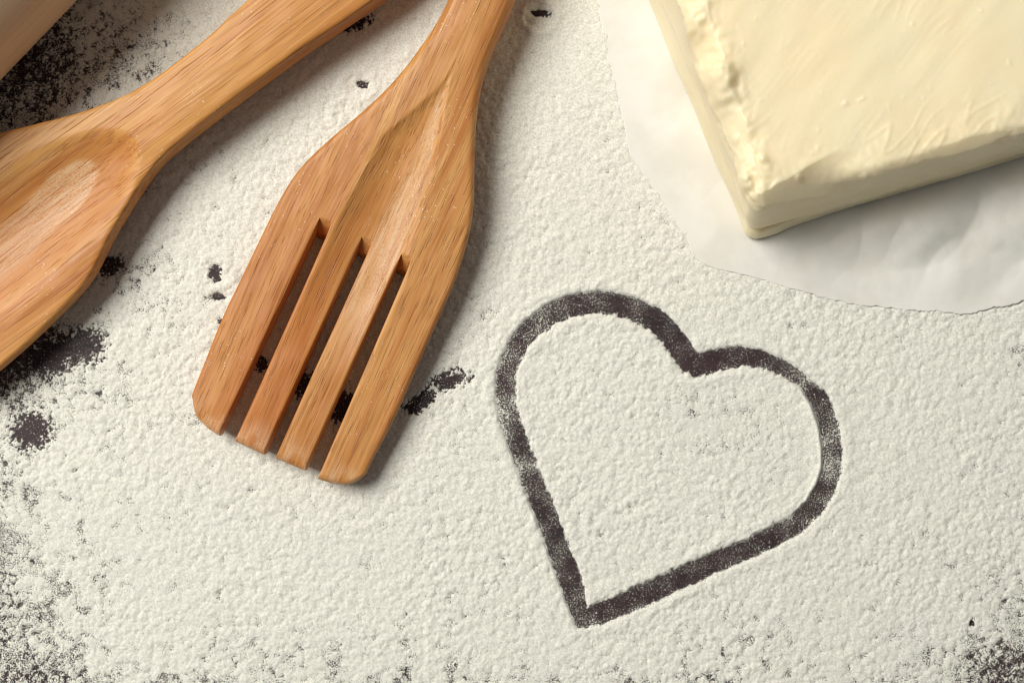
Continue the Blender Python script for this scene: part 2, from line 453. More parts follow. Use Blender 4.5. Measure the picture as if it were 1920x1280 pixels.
def build_flour():
    step = 0.00024
    def axis(half, far):
        core = np.arange(-half, half + step / 2, step)
        out = [half]; s = step
        while out[-1] < far:
            s = min(s * 1.16, 0.004); out.append(out[-1] + s)
        out = np.array(out[1:])
        return np.concatenate([-out[::-1], core, out])
    xs = axis(0.124, 0.32); ys = axis(0.084, 0.26)
    X, Y = np.meshgrid(xs, ys, indexing='ij')
    H = flour_height(X.ravel(), Y.ravel())
    co = np.stack([X.ravel(), Y.ravel(), H * 0.001], -1)
    co[:, 2] = np.maximum(co[:, 2], 0) + 0.00002
    f = grid_faces(len(xs), len(ys))
    f = f[(H[f] > -0.22).any(1)]
    cx = X.ravel()[f].mean(1) / PXM + 960; cy = 640 - Y.ravel()[f].mean(1) / PXM
    ih = inside(cx, cy, HEART)
    root = None
    for name, sel in (('flour', ~ih), ('heart_patch', ih)):
        fs = f[sel]; thinf = (H[fs].min(1) < 0.80)
        fs = np.concatenate([fs[~thinf], fs[thinf]])
        c2, f2, a2 = compact(co, [fs], {'t': H})
        me = mesh_np(name, c2, f2)
        sx, sy = c2[:, 0] * 1000, c2[:, 1] * 1000
        sift = np.clip(noise2(sx / 5.5, sy / 5.5, 21) + 0.6 * noise2(sx / 2.2, sy / 2.2, 22) + 0.5 * noise2(sx / 30, sy / 30, 23) + 0.10, 0, 1)
        # sifted thinner towards the rim of the picture's flour bed, whole in the middle
        bx, by = (c2[:, 0] / PXM - 0) / 960, (c2[:, 1] / PXM) / 640
        rimw = np.clip(0.28 + 0.72 * sstep(0.55, 1.05, np.maximum(-bx * 1.05 + 0.05, np.maximum(-by, 0.9 * bx * (by < 0)))), 0, 1)
        rimw = np.maximum(rimw, 0.75 * np.exp(-((c2[:, 0] - 0.051) / 0.020) ** 2 - ((c2[:, 1] + 0.019) / 0.014) ** 2))
        attr(me, 'thick', a2['t'] - 0.36 * rimw * sift * sstep(0.15, 0.4, a2['t']))
        me.materials.append(M_flour_deep)
        me.polygons.foreach_set('material_index', (np.arange(len(fs)) >= (~thinf).sum()).astype(np.int32))
        if root is None:
            root = obj(name, me, M_flour, kind='stuff', category='flour', label='layer of creamy white flour sifted over the dark table, heart outline drawn in it')
        else:
            obj(name, me, M_flour, root, kind='stuff', label='heart-shaped patch of flour inside the finger-drawn outline')
    return len(f)
print('flour faces', build_flour())

# ------------------------------------------------------------------ wooden utensils
def rnd(r, d):
    r = np.maximum(r, 1e-6)
    t = np.clip((r - d) / r, 0, 1)
    return r - r * np.sqrt(np.clip(1 - t * t, 0, 1))

def slab(S, N, ZT, ZB, cap0=True, cap1=None, Sb=None, rows=3):
    """solid between a top and a bottom sheet on a (u,v) grid; cap1 = mask of v segments closed at the far end"""
    nu, nv = S.shape
    if Sb is None: Sb = S
    top = np.stack([S, N, ZT], -1); bot = np.stack([Sb, N, ZB], -1)
    co = [top.reshape(-1, 3), bot.reshape(-1, 3)]
    T = np.arange(nu * nv).reshape(nu, nv); B = T + nu * nv
    nxt = 2 * nu * nv
    faces = [grid_faces(nu, nv), grid_faces(nu, nv, nu * nv)[:, ::-1]]
    def wall(ti, bi, flip, mask=None):
        nonlocal nxt
        P = co[0][ti]; Q = co[1][bi - nu * nv]
        lines = [ti]
        for r in range(1, rows):
            t = r / rows
            co.append(P * (1 - t) + Q * t)
            lines.append(np.arange(len(ti)) + nxt); nxt += len(ti)
        lines.append(bi)
        for a, b in zip(lines[:-1], lines[1:]):
            f = np.stack([a[:-1], b[:-1], b[1:], a[1:]], -1)
            if mask is not None: f = f[mask]
            faces.append(f[:, ::-1] if flip else f)
    wall(T[:, 0], B[:, 0], False)
    wall(T[:, -1], B[:, -1], True)
    if cap0: wall(T[0], B[0], True)
    if cap1 is not None: wall(T[-1], B[-1], False, None if cap1 is True else cap1)
    return np.concatenate(co), faces

P_EDGE = np.array([0, .008, .022, .045, .08, .13, .2, .3, .4, .5, .6, .7, .8, .87, .92, .955, .978, .992, 1.0])

def to_local(pts, A, d, zfun):
    """photograph pixels -> (s, n) in metres in the frame of a straight utensil, at height zfun(s_px)"""
    out = []
    ax, ay = px2w(A[0], A[1], 0)
    for x, y in pts:
        s0 = (x - A[0]) * d[0] + (y - A[1]) * d[1]
        for _ in range(3):
            z = float(zfun(s0 * PXM))
            wx, wy = px2w(x, y, z)
            dx, dy = wx - ax, wy - ay
            s = dx * d[0] - dy * d[1]; n = dx * -(-d[1]) + 0 * dy if False else (dx * d[1] + dy * d[0])
            s0 = s / PXM
        out.append((s, n))
    return np.array(out)

def finish_utensil(name, co, faces, mat, parent, dust, oiled):
    co, faces, _ = compact(co, faces, {})
    me = mesh_np(name, co, faces)
    attr(me, 'dust', dust(co)); attr(me, 'oiled', oiled(co))
    return obj(name, me, mat, parent)

def build_fork():
    A = (904, 0); d = np.array([-0.404, 0.915]); d /= np.hypot(*d)
    k = PXM
    # local y must be px (0.915, 0.404): see to_local, n = dx*d1 + dy*d0 with dy up
    zc = curve(np.array([-1500, -1100, -600, -200, 0, 150, 300, 450, 600, 800, 960]) * k, np.array([9.5, 12, 14.3, 15.4, 15.6, 15.0, 13.2, 10.8, 9.4, 8.5, 8.0]) * 1e-3, 60 * k)
    th = curve(np.array([-1500, -200, 150, 350, 600, 960]) * k, np.array([8, 9.5, 9.5, 7.5, 6.8, 6.0]) * 1e-3, 60 * k)
    zlow = lambda s: zc(s) - 0.7 * th(s)
    L = [(838,0),(814,46),(790,80),(757,126),(721,167),(675,210),(622,253),(580,292),(562,311),(540,341),(525,367),(502,412),(470,478),(412,599),(371,704),(353,748),(346,772)]
    Rr = [(968,0),(957,30),(937,75),(921,108),(908,148),(898,190),(893,236),(890,295),(890,350),(888,400),(880,446),(871,476),(854,529),(823,599),(784,686),(740,787),(714,835),(694,872)]
    l = to_local(L, A, d, zc); r = to_local(Rr, A, d, zlow)
    ext = np.array([[-1560 * k, 0], [-1100 * k, 0], [-700 * k, 0], [-350 * k, 0], [-120 * k, 0]])
    le = ext.copy(); le[:, 1] = np.array([-52, -60, -60, -60, -63]) * k
    re = ext.copy(); re[:, 1] = np.array([52, 60, 60, 60, 62]) * k
    lend = np.array([[990 * k, l[-1, 1] - 2 * k]]); rend = np.array([[990 * k, r[-1, 1] + 2 * k]])
    nl = curve(*np.concatenate([le, l, lend]).T, 19 * k); nr = curve(*np.concatenate([re, r, rend]).T, 19 * k)
    fz = (CAM_H - 0.0095) / CAM_H
    # offsets that come from scaling about the picture centre instead of the frame's origin
    so = (fz - 1) * ((A[0] - 960) * d[0] + (A[1] - 640) * d[1]) * k
    no = (fz - 1) * ((A[0] - 960) * d[1] - (A[1] - 640) * d[0]) * k
    SP = lambda s_: (s_ - so) / k / fz
    NP = lambda n_: (n_ - no) / k / fz
    sj = 497 * k * fz + so
    slots = [((-112, -88), (-125, -93)), ((-28, -7), (-33, -10)), ((54, 76), (50, 78))]
    def slot_edge(i, j):
        a, b = slots[i][0][j] * k * fz + no, slots[i][1][j] * k * fz + no
        return lambda s: a + (b - a) * (s - sj) / (940 * k * fz + so - sj)
    def channel(s, n):
        sp = SP(s); npx = NP(n)
        c = np.interp(sp, [190, 312, 480, 900], [6, -9, -8, -8]); hw = np.interp(sp, [170, 200, 312, 480, 700, 900], [4, 12, 55, 72, 74, 60])
        dep = np.interp(sp, [150, 230, 330, 460, 620, 760], [0, .9, 2.2, 2.5, 1.5, 0]) * 1e-3
        x = np.clip(np.abs(npx - c) / hw, 0, 1)
        return dep * (1 - x ** 2) ** 0.9
    def zt(s, n):
        mid = 0.5 * (nl(s) + nr(s)); hw = 0.5 * (nr(s) - nl(s))
        x = (n - mid) / hw
        wob = 0.00012 * noise2(s * 140, n * 300, 41)
        return zc(s) - 0.0007 * x * x - channel(s, n) + wob
    def zb(s, n):
        mid = 0.5 * (nl(s) + nr(s)); hw = 0.5 * (nr(s) - nl(s))
        x = (n - mid) / hw
        return zc(s) - th(s) + 0.0008 * x * x
    def dust(co):
        sp = SP(co[:, 0]); npx = NP(co[:, 1])
        e0 = np.interp(sp, [150, 200, 338, 497, 640, 800], [12, 14, 50, 58, 50, 40]); w = np.interp(sp, [150, 240, 400, 560, 700, 820], [3, 26, 70, 90, 60, 20])
        a = sstep(0, 9, e0 - npx) * (1 - sstep(0.55 * w, w, e0 - npx)) * sstep(150, 230, sp) * (1 - sstep(560, 800, sp))
        a = a * (0.65 + 0.5 * noise2(sp / 60, npx / 8, 51))
        tip = 0.8 * sstep(880, 940, sp) * sstep(0.1, 0.5, noise2(sp / 40, npx / 30, 52) + 0.3)
        t3 = 0.7 * np.exp(-((npx - 40) / 10.0) ** 2) * sstep(450, 520, sp) * (1 - sstep(640, 760, sp))
        return np.clip(np.maximum(np.maximum(a, tip), t3), 0, 1)
    def oiled(co):
        ch = channel(co[:, 0], co[:, 1]) / 0.0025
        side = 1 - sstep(-0.0045, -0.002, co[:, 2] - zc(co[:, 0]))
        neck = sstep(-100, 100, co[:, 0] / k) * (1 - sstep(150, 330, co[:, 0] / k))
        return np.clip(0.9 * ch + 0.35 * neck, 0, 1)
    ax, ay = px2w(*A)
    root = bpy.data.objects.new('wooden_fork', None); C.objects.link(root)
    root.location = (ax, ay, 0); root.rotation_euler = (0, 0, math.atan2(-d[1], d[0]))
    root['label'] = 'slotted wooden fork with four wide tines, handle leaving the top edge'; root['category'] = 'wooden fork'
    # ---- body (handle + head), split across at the neck
    edges = [nl] + [slot_edge(i, j) for i in range(3) for j in (0, 1)] + [nr]
    def body_n(s):
        cols = []; mask = []
        for t in range(4):
            a, b = edges[2 * t](sj), edges[2 * t + 1](sj)
            cols.append(a + (b - a) * P_EDGE); mask += [0] * len(P_EDGE)
            if t < 3:
                a2, b2 = edges[2 * t + 1](sj), edges[2 * t + 2](sj)
                cols.append(np.linspace(a2, b2, 5)); mask += [1] * 5
        base = np.concatenate(cols); frac = (base - nl(sj)) / (nr(sj) - nl(sj))
        return frac, np.array(mask, bool)
    frac, mask = body_n(sj)
    us = np.concatenate([-1500 * k + 26 * k * (1 - np.cos(np.linspace(0, math.pi / 2, 8)[:-1])), np.linspace(-1474 * k, -60 * k, 60)[:-1], np.linspace(-60 * k, sj, 130)])
    def sheet(us_):
        S = np.repeat(us_[:, None], len(frac), 1)
        shrink = np.sqrt(np.clip(1 - np.clip((-1448 * k - S) / (54 * k), 0, 1) ** 2, 0.02, 1))
        mid = 0.5 * (nl(S) + nr(S)); hw = 0.5 * (nr(S) - nl(S)) * shrink
        N = mid + hw * (2 * frac - 1)
        de = np.minimum(N - (mid - hw), (mid + hw) - N)
        rt = np.interp(S / k, [-1500, 0, 250, 500], [3.2, 2.6, 1.6, 1.0]) * 1e-3; rb = np.interp(S / k, [-1500, 200, 500], [3.6, 3.6, 2.0]) * 1e-3
        return S, N, zt(S, N) - rnd(rt, de), zb(S, N) + rnd(rb, de)
    isplit = int(np.searchsorted(us, 60 * k))
    for name, uu, c0, c1 in (('handle', us[:isplit + 1], True, None), ('head', us[isplit:], False, 'slots')):
        S, N, ZT, ZB = sheet(uu)
        Sb = S.copy(); cap = None
        if c1:
            Sb[-1, mask] += 34 * k
            cap = mask[:-1] & mask[1:]
        co, fs = slab(S, N, ZT, ZB, c0, cap, Sb)
        finish_utensil(name, co, fs, M_fork, root, dust, oiled)
    # ---- tines
    send_px = curve([-205, -197, -190, -178, -150, -118, -90, -30, 0, 52, 78, 110, 138, 150, 158, 164, 172], [898, 911, 924, 937, 947, 951, 948, 949, 946, 945, 950, 946, 936, 922, 905, 882, 860])
    for t in range(4):
        a, b = edges[2 * t], edges[2 * t + 1]
        v = P_EDGE
        uu = np.concatenate([np.linspace(0, 0.93, 60), 1 - 0.07 * (np.linspace(1, 0, 16)[1:]) ** 1.6])
        n_end = a(935 * k * fz + so) + (b(935 * k * fz + so) - a(935 * k * fz + so)) * v
        se = send_px(NP(n_end)) * k * fz + so
        S = sj + uu[:, None] * (se - sj)[None, :]
        A_, B_ = a(S), b(S)
        N = A_ + (B_ - A_) * v
        grow = sstep(0, 0.004, S - sj)
        rl = np.where(t == 0, 1.0e-3, 0.55e-3 * grow); rr = np.where(t == 3, 1.0e-3, 0.55e-3 * grow)
        drop = np.maximum(rnd(rl + 0 * S, N - A_), rnd(rr + 0 * S, B_ - N))
        drop = np.maximum(drop, rnd(1.8e-3 + 0 * S, se[None, :] - S))
        rbl = np.where(t == 0, 2.0e-3, 0.6e-3 * grow); rbr = np.where(t == 3, 2.0e-3, 0.6e-3 * grow)
        rise = np.maximum(np.maximum(rnd(rbl + 0 * S, N - A_), rnd(rbr + 0 * S, B_ - N)), rnd(1.5e-3 + 0 * S, se[None, :] - S))
        co, fs = slab(S, N, zt(S, N) - drop, zb(S, N) + rise, False, True)
        finish_utensil('tine', co, fs, M_fork, root, dust, oiled)
build_fork()

def build_spoon():
    A = (590, 20); d = np.array([-0.80, 0.598]); d /= np.hypot(*d)
    k = PXM
    zc = curve(np.array([-1500, -900, -400, 0, 250, 400, 550, 750, 1000, 1120]) * k, np.array([9, 11, 13, 13.6, 13.6, 12.8, 11.6, 10.6, 10.6, 11.5]) * 1e-3, 70 * k)
    th = curve(np.array([-1500, -400, 250, 450, 700, 1100]) * k, np.array([8.5, 11, 11, 8.5, 7, 6]) * 1e-3, 70 * k)
    zlow = lambda s: zc(s) - 0.75 * th(s)
    L = [(461,0),(424,32),(397,60),(367,84),(322,120),(285,146),(247,169),(210,187),(176,199),(124,216),(56,232),(0,246)]
    Rr = [(720,8),(650,56),(581,101),(499,161),(424,217),(360,266),(311,307),(279,349),(255,386),(221,442),(202,480),(188,512),(160,550),(120,590),(80,630),(40,666),(0,700)]
    l = to_local(L, A, d, zc); r = to_local(Rr, A, d, zlow)
    le = np.array([[-1560, -62], [-900, -78], [-400, -92], [-60, -97]]) * k
    re = np.array([[-1560, 62], [-900, 70], [-400, 70], [-250, 68]]) * k
    lend = np.array([[700, -190], [800, -197], [880, -188], [960, -160], [1030, -112], [1085, -50], [1100, -20]], float) * k * 0.965 + np.array([0, 0.0032])
    rend = np.array([[960, 180], [1010, 150], [1060, 105], [1090, 60], [1100, 26]], float) * k * 0.965 + np.array([0, 0.0032])
    nl = curve(*np.concatenate([le, l, lend]).T, 14 * k); nr = curve(*np.concatenate([re, r, rend]).T, 14 * k)
    s_end = 1098 * k * 0.965
    fz = (CAM_H - 0.012) / CAM_H
    so = (fz - 1) * ((A[0] - 960) * d[0] + (A[1] - 640) * d[1]) * k
    no = (fz - 1) * ((A[0] - 960) * d[1] - (A[1] - 640) * d[0]) * k
    def bowl(s, n):
        sp = (s - so) / k / fz; npx = (n - no) / k / fz
        # egg-shaped hollow from the shoulder of the handle to near the tip
        c0, c1 = 412, 1060
        t = np.clip((sp - c0) / (c1 - c0), 0, 1)
        hw = 118 * np.sqrt(np.clip(1 - (np.abs(t - 0.52) / 0.52) ** 2.2, 1e-4, 1))
        x = np.clip(np.abs(npx + 6) / hw, 0, 1)
        ax = np.clip(np.abs(t - 0.5) * 2, 0, 1)
        return 2.9e-3 * (1 - x ** 2) ** 1.6 * (1 - ax ** 5) * (t > 0) * (t < 1)
    def zt(s, n):
        mid = 0.5 * (nl(s) + nr(s)); hw = 0.5 * (nr(s) - nl(s))
        x = (n - mid) / hw
        return zc(s) - 0.0006 * x * x - bowl(s, n) + 0.00012 * noise2(s * 140, n * 300, 44)
    def zb(s, n):
        mid = 0.5 * (nl(s) + nr(s)); hw = 0.5 * (nr(s) - nl(s))
        x = (n - mid) / hw
        belly = sstep(380 * k, 650 * k, s) * (1 - sstep(900 * k, 1080 * k, s))
        return zc(s) - th(s) - belly * 0.0022 * (1 - x * x) + 0.0008 * x * x
    def dust(co):
        sp = (co[:, 0] - so) / k / fz; npx = (co[:, 1] - no) / k / fz
        # thin film of flour lying on the floor of the hollow
        t = (sp - 590) / 92.0
        q = np.sqrt(np.clip(t, -9, 0) ** 2 + ((npx + 20 - 0.10 * np.clip(sp - 520, 0, 300)) / 42.0) ** 2) + 0.05 * noise2(sp / 40, npx / 14, 55)
        a = 0.95 * (1 - sstep(0.86, 1.0, q)) * (1 - 0.45 * sstep(560, 760, sp))
        rimm = 0.5 * sstep(0.1, 0.5, noise2(sp / 45, npx / 16, 56)) * (1 - sstep(8, 26, np.abs(np.abs(npx) - 95)))
        return np.clip(np.maximum(a, rimm * 0.5), 0, 1)
    def oiled(co):
        return sstep(0.00012, 0.0011, bowl(co[:, 0], co[:, 1]))
    ax, ay = px2w(*A)
    root = bpy.data.objects.new('wooden_spoon', None); C.objects.link(root)
    root.location = (ax, ay, 0); root.rotation_euler = (0, 0, math.atan2(-d[1], d[0]))
    root['label'] = 'wooden spoon with shallow dusty bowl at the left edge beside the rolling pin'; root['category'] = 'wooden spoon'
    v = np.unique(np.concatenate([P_EDGE, np.linspace(0.1, 0.9, 41)]))
    us = np.concatenate([-1500 * k + 26 * k * (1 - np.cos(np.linspace(0, math.pi / 2, 8)[:-1])), np.linspace(-1474 * k, -120 * k, 60)[:-1], np.linspace(-120 * k, s_end, 190)])
    def sheet(uu):
        S = np.repeat(uu[:, None], len(v), 1)
        shrink = np.sqrt(np.clip(1 - np.clip((-1448 * k - S) / (54 * k), 0, 1) ** 2, 0.02, 1))
        mid = 0.5 * (nl(S) + nr(S)); hw = 0.5 * (nr(S) - nl(S)) * shrink
        N = mid + hw * (2 * v - 1)
        de = np.minimum(N - (mid - hw), (mid + hw) - N)
        de = np.minimum(de, s_end - S + 1e-5)
        nick = 1 + 0.35 * noise2(S * 260, 0 * S + 3, 61)
        rt = np.interp(S / k, [-1500, 0, 250, 420], [2.2, 0.9, 0.9, 0.8]) * 1e-3 * nick; rb = np.interp(S / k, [-1500, 250, 500], [3.0, 3.0, 2.2]) * 1e-3
        # the sides of the handle lean outwards a little towards the table
        return S, N, zt(S, N) - rnd(rt, de), zb(S, N) + rnd(rb, de)
    isplit = int(np.searchsorted(us, 260 * k))
    for name, uu, c0, c1 in (('handle', us[:isplit + 1], True, None), ('bowl', us[isplit:], False, True)):
        S, N, ZT, ZB = sheet(uu)
        co, fs = slab(S, N, ZT, ZB, c0, c1)
        finish_utensil(name, co, fs, M_spoon, root, dust, oiled)
build_spoon()

def build_pin():
    r = 0.0215
    p, q = np.array([150.0, 0.0]), np.array([0.0, 157.0])
    e = (q - p) / np.hypot(*(q - p))                     # along the pin, photograph pixels
    nrm = np.array([-e[1], e[0]]) if np.dot([-e[1], e[0]], [960 - 150, 640]) < 0 else np.array([e[1], -e[0]])
    dist = abs(np.dot(p - np.array([960, 640]), nrm)) * PXM
    X = dist * (1 - r / CAM_H + r * math.sqrt(1 / dist ** 2 + 1 / CAM_H ** 2))
    cx, cy = nrm[0] * X, -nrm[1] * X
    root = bpy.data.objects.new('rolling_pin', None); C.objects.link(root)
    shift = -0.045
    root.location = (cx + e[0] * shift, cy - e[1] * shift, 0)
    root.rotation_euler = (0, 0, math.atan2(-e[1], e[0]))
    root['label'] = 'pale wooden rolling pin cut by the top left corner'; root['category'] = 'rolling pin'
    def lathe(name, prof):
        prof = np.array(prof); n = 96
        a = np.linspace(0, 2 * math.pi, n, endpoint=False)
        x = np.repeat(prof[:, 0][:, None], n, 1); rr = prof[:, 1][:, None]
        co = np.stack([x, rr * np.cos(a), r + 0.0010 + rr * np.sin(a)], -1).reshape(-1, 3)
        i = np.arange(len(prof) * n).reshape(len(prof), n); j = np.roll(i, -1, 1)
        f = np.stack([i[:-1], j[:-1], j[1:], i[1:]], -1).reshape(-1, 4)[:, ::-1]
        me = mesh_np(name, co, f)
        attr(me, 'dust', np.zeros(len(co))); attr(me, 'oiled', np.zeros(len(co)))
        obj(name, me, M_pin, root)
    h = 0.115
    b = [(-h, 0.0065), (-h, r - 0.004)] + [(-h + 0.004 * (1 - math.cos(t)), r - 0.004 + 0.004 * math.sin(t)) for t in np.linspace(0.2, math.pi / 2, 6)]
    b += [(x, r) for x in np.linspace(-h + 0.006, h - 0.006, 30)] + [(-x, y) for x, y in b[::-1]]
    lathe('barrel', b)
    hp = [(0.0, 0.0062), (0.004, 0.0080), (0.012, 0.0098), (0.03, 0.0118), (0.05, 0.0124), (0.066, 0.0116), (0.076, 0.0092), (0.081, 0.0055), (0.0825, 0.0001)]
    g = curve([a for a, _ in hp], [c for _, c in hp])
    xs = np.concatenate([np.linspace(0, 0.07, 24), np.linspace(0.072, 0.0825, 10)])
    for s in (1, -1):
        pr = [(s * (h + 0.0004 + x), float(g(x))) for x in xs]
        lathe('handle', pr if s > 0 else pr[::-1])
build_pin()

# ------------------------------------------------------------------ paper and butter
PAPER_BASE = 0.00085
def paper_z(X, Y):
    """height of the paper above the table (metres)"""
    px = X / PXM + 960; py = 640 - Y / PXM
    n = 0.00055 * (noise2(X * 38, Y * 38, 71) + 0.5 * noise2(X * 90 + 5, Y * 90, 72))
    # gentle crumples: folded planes
    u, v = X * 0.8 + Y * 0.6, Y * 0.8 - X * 0.6
    cr = 0.0014 * np.abs(noise2(u * 30, v * 46, 73)) + 0.0004 * np.abs(noise2(v * 85, u * 60, 74)) + 0.00009 * np.abs(noise2(u * 190, v * 190, 76))
    under = sstep(0, 60, py - (452 - (px - 1400) * 0.30)) * sstep(1330, 1480, px)
    return PAPER_BASE + n * 0.5 + cr * (0.55 + 2.2 * under) + 0.0004

def build_paper():
    P = np.array(PAPER, float)
    # dense outline
    seg = np.hypot(*(np.roll(P, -1, 0) - P).T); tot = seg.sum()
    tt = np.concatenate([[0], np.cumsum(seg)])
    Pc = np.concatenate([P, P[:1]])
    n = 1500
    s = np.linspace(0, tot, n, endpoint=False)
    ox, oy = np.interp(s, tt, Pc[:, 0]), np.interp(s, tt, Pc[:, 1])
    ker = np.ones(9) / 9
    ox = np.convolve(np.concatenate([ox[-4:], ox, ox[:4]]), ker, 'valid'); oy = np.convolve(np.concatenate([oy[-4:], oy, oy[:4]]), ker, 'valid')
    torn = sstep(1400, 1500, ox) * (oy > 300)
    jit = (1.5 + 3.0 * torn) * noise2(s / 55, 0 * s, 80) + (1.0 + 1.6 * torn) * noise2(s / 14, 0 * s, 81) + (0.5 + 1.4 * torn) * noise2(s / 5, 0 * s, 82)
    c = np.array([1700.0, 60.0])
    dx, dy = ox - c[0], oy - c[1]; dl = np.hypot(dx, dy)
    # push the outline to the height of the sheet
    f = (CAM_H - 0.0016) / CAM_H
    rings = np.concatenate([np.linspace(0, 0.9, 90), np.linspace(0.905, 1.0, 20)])
    jr = sstep(0.93, 1.0, rings)[:, None] * jit[None, :]
    X = ((c[0] + rings[:, None] * (ox - c[0]) + jr * (dx / dl)) - 960) * PXM * f
    Y = (640 - (c[1] + rings[:, None] * (oy - c[1]) + jr * (dy / dl))) * PXM * f
    Z = paper_z(X, Y)
    # the bottom edge curls up a touch, the torn right part more
    px = X / PXM + 960
    lift = 0.0005 * sstep(0.94, 1.0, rings)[:, None] * np.clip(0.4 + 1.1 * noise2(X * 25, Y * 25 + 3, 83), 0, 2)
    Z = Z + lift
    ring = sstep(0.70, 1.0, rings)[:, None] * 0.92
    edge_z = 0.00058 + 0.0004 * sstep(1600, 1760, px) * np.clip(0.4 + noise2(X * 40, Y * 40, 84), 0, 1.2)
    Z = Z * (1 - ring) + edge_z * ring
    top = np.stack([X, Y, Z], -1).reshape(-1, 3)
    bot = top - np.array([0, 0, 0.00009])
    m = len(rings) * n
    i = np.arange(m).reshape(len(rings), n); j = np.roll(i, -1, 1)
    q = np.stack([i[:-1], i[1:], j[1:], j[:-1]], -1).reshape(-1, 4)[n:]
    # small fan in the middle
    cen = np.stack([i[1], j[1]], -1)
    e = np.stack([i[-1], i[-1] + m, j[-1] + m, j[-1]], -1)
    fan_t = np.stack([np.zeros(n, int), i[1], j[1]], -1); fan_b = fan_t[:, ::-1] + m
    co = np.concatenate([top, bot])
    me = mesh_np('parchment_sheet', co, [q, q[:, ::-1] + m, e, fan_t, fan_b])
    obj('parchment_sheet', me, M_paper, label='off-white parchment sheet with torn lower edge lying under the butter', category='parchment paper')
build_paper()

def build_butter():
    z0, H = 0.0018, 0.0265
    def w(px, py, z): return np.array([*px2w(px, py, z), z])
    zt = z0 + H
    # base corners: front-left corner, along the left edge, along the front edge
    b00 = w(1402, 447, z0); bl = w(1214, 0, z0); bf = w(1920, 296, z0)
    t00 = w(1411, 388, zt); tl = w(1285, 0, zt); tf = w(1920, 248, zt)
    Lx, Ly = 0.100, 0.105     # front edge, left edge
    def ex(a, b, L):
        v = b - a; return v / np.linalg.norm(v) * L
    B = [b00, b00 + ex(b00, bf, Lx), b00 + ex(b00, bf, Lx) + ex(b00, bl, Ly), b00 + ex(b00, bl, Ly)]
    T = [t00, t00 + ex(t00, tf, Lx - .008), t00 + ex(t00, tf, Lx - .008) + ex(t00, tl, Ly - .008), t00 + ex(t00, tl, Ly - .008)]
    B = np.array(B); T = np.array(T)
    # box surface points (metric: x along front, y along left, z up)
    nx, ny, nz = 260, 270, 90
    xs, ys, zs = np.linspace(0, Lx, nx), np.linspace(0, Ly, ny), np.linspace(0, H, nz)
    parts = []; faces = []; off = 0
    def add(Pg, flip):
        nonlocal off
        a, b = Pg.shape[:2]
        parts.append(Pg.reshape(-1, 3)); f = grid_faces(a, b, off); faces.append(f[:, ::-1] if flip else f); off += a * b
    gx, gy = np.meshgrid(xs, ys, indexing='ij'); add(np.stack([gx, gy, 0 * gx + H], -1), False); add(np.stack([gx, gy, 0 * gx], -1)[::6, ::6], True)
    gx, gz = np.meshgrid(xs, zs, indexing='ij'); add(np.stack([gx, 0 * gx, gz], -1), False); add(np.stack([gx, 0 * gx + Ly, gz], -1), True)
    gy, gz = np.meshgrid(ys, zs, indexing='ij'); add(np.stack([0 * gy, gy, gz], -1), True); add(np.stack([0 * gy + Lx, gy, gz], -1), False)
    p = np.concatenate(parts)
    r = 0.0028
    L3 = np.array([Lx, Ly, H])
    q = np.clip(p, r, L3 - r); q[:, 2] = np.clip(p[:, 2], min(r, 0.001), H - r)
    dv = p - q; ln = np.linalg.norm(dv, axis=1, keepdims=True); nrm = dv / np.maximum(ln, 1e-9)
    p = q + nrm * np.minimum(ln, r)
    x, y, z = p.T
    up = np.clip(nrm[:, 2], 0, 1); left = np.clip(-nrm[:, 0], 0, 1); front = np.clip(-nrm[:, 1], 0, 1)
    mm = p * 1000
    # knife-smoothed top with shallow strokes, rougher sides
    n1 = noise3(mm[:, 0] / 26, mm[:, 1] / 26, mm[:, 2] / 26, 1)
    ca, sa = math.cos(0.62), math.sin(0.62)
    su, sv = mm[:, 0] * ca + mm[:, 1] * sa, -mm[:, 0] * sa + mm[:, 1] * ca
    stroke = noise2(su / 17, sv / 4.5, 91)
    ridge = np.clip(1 - np.abs(noise2(su / 17 + 3, sv / 3.4 + 0.3 * noise2(su / 9, sv / 9, 95), 92)) * 5, 0, 1) ** 2 * sstep(0.0, 0.5, noise2(mm[:, 0] / 15, mm[:, 1] / 15, 93))
    crumb = sstep(0.50, 0.72, noise3(mm[:, 0] / 1.5, mm[:, 1] / 1.5, mm[:, 2] / 1.5, 5)) * sstep(0.05, 0.55, noise2(mm[:, 0] / 11, mm[:, 1] / 11, 94))
    ed = np.minimum(np.minimum(x, 1.0), y)                     # distance from the two edges in view
    eL = np.exp(-(x / 0.0060) ** 2) * sstep(0.016, H, z); eF = np.exp(-(y / 0.0085) ** 2) * sstep(0.020, H, z)
    lumps = noise3(mm[:, 0] / 5.5, mm[:, 1] / 5.5, mm[:, 2] / 5.5, 6); lumps2 = noise3(mm[:, 0] / 2.6, mm[:, 1] / 2.6, mm[:, 2] / 2.6, 7)
    disp = 0.00045 * n1
    disp += up * (0.00013 * stroke + 0.00012 * ridge + 0.00030 * crumb)
    disp += eL * (0.0014 * lumps + 0.0010 * np.abs(lumps2) + 0.0008 * crumb)
    disp += up * 0.00005 * noise2(su / 14, sv / 0.7, 190) * sstep(-0.2, 0.4, noise2(mm[:, 0] / 20, mm[:, 1] / 20, 191))
    disp += eF * (0.0004 * lumps + 0.00017 * ridge + 0.0003 * np.abs(lumps2))
    # strokes running along the two sides
    disp += left * (0.0005 * noise2(mm[:, 1] / 16, mm[:, 2] / 8, 96) + 0.00015 * np.clip(1 - 3 * np.abs(noise2(mm[:, 1] / 18, mm[:, 2] / 9, 97)), 0, 1))
    disp += front * (0.00035 * noise2(mm[:, 0] / 18, mm[:, 2] / 5, 98) + 0.00016 * np.abs(lumps2))
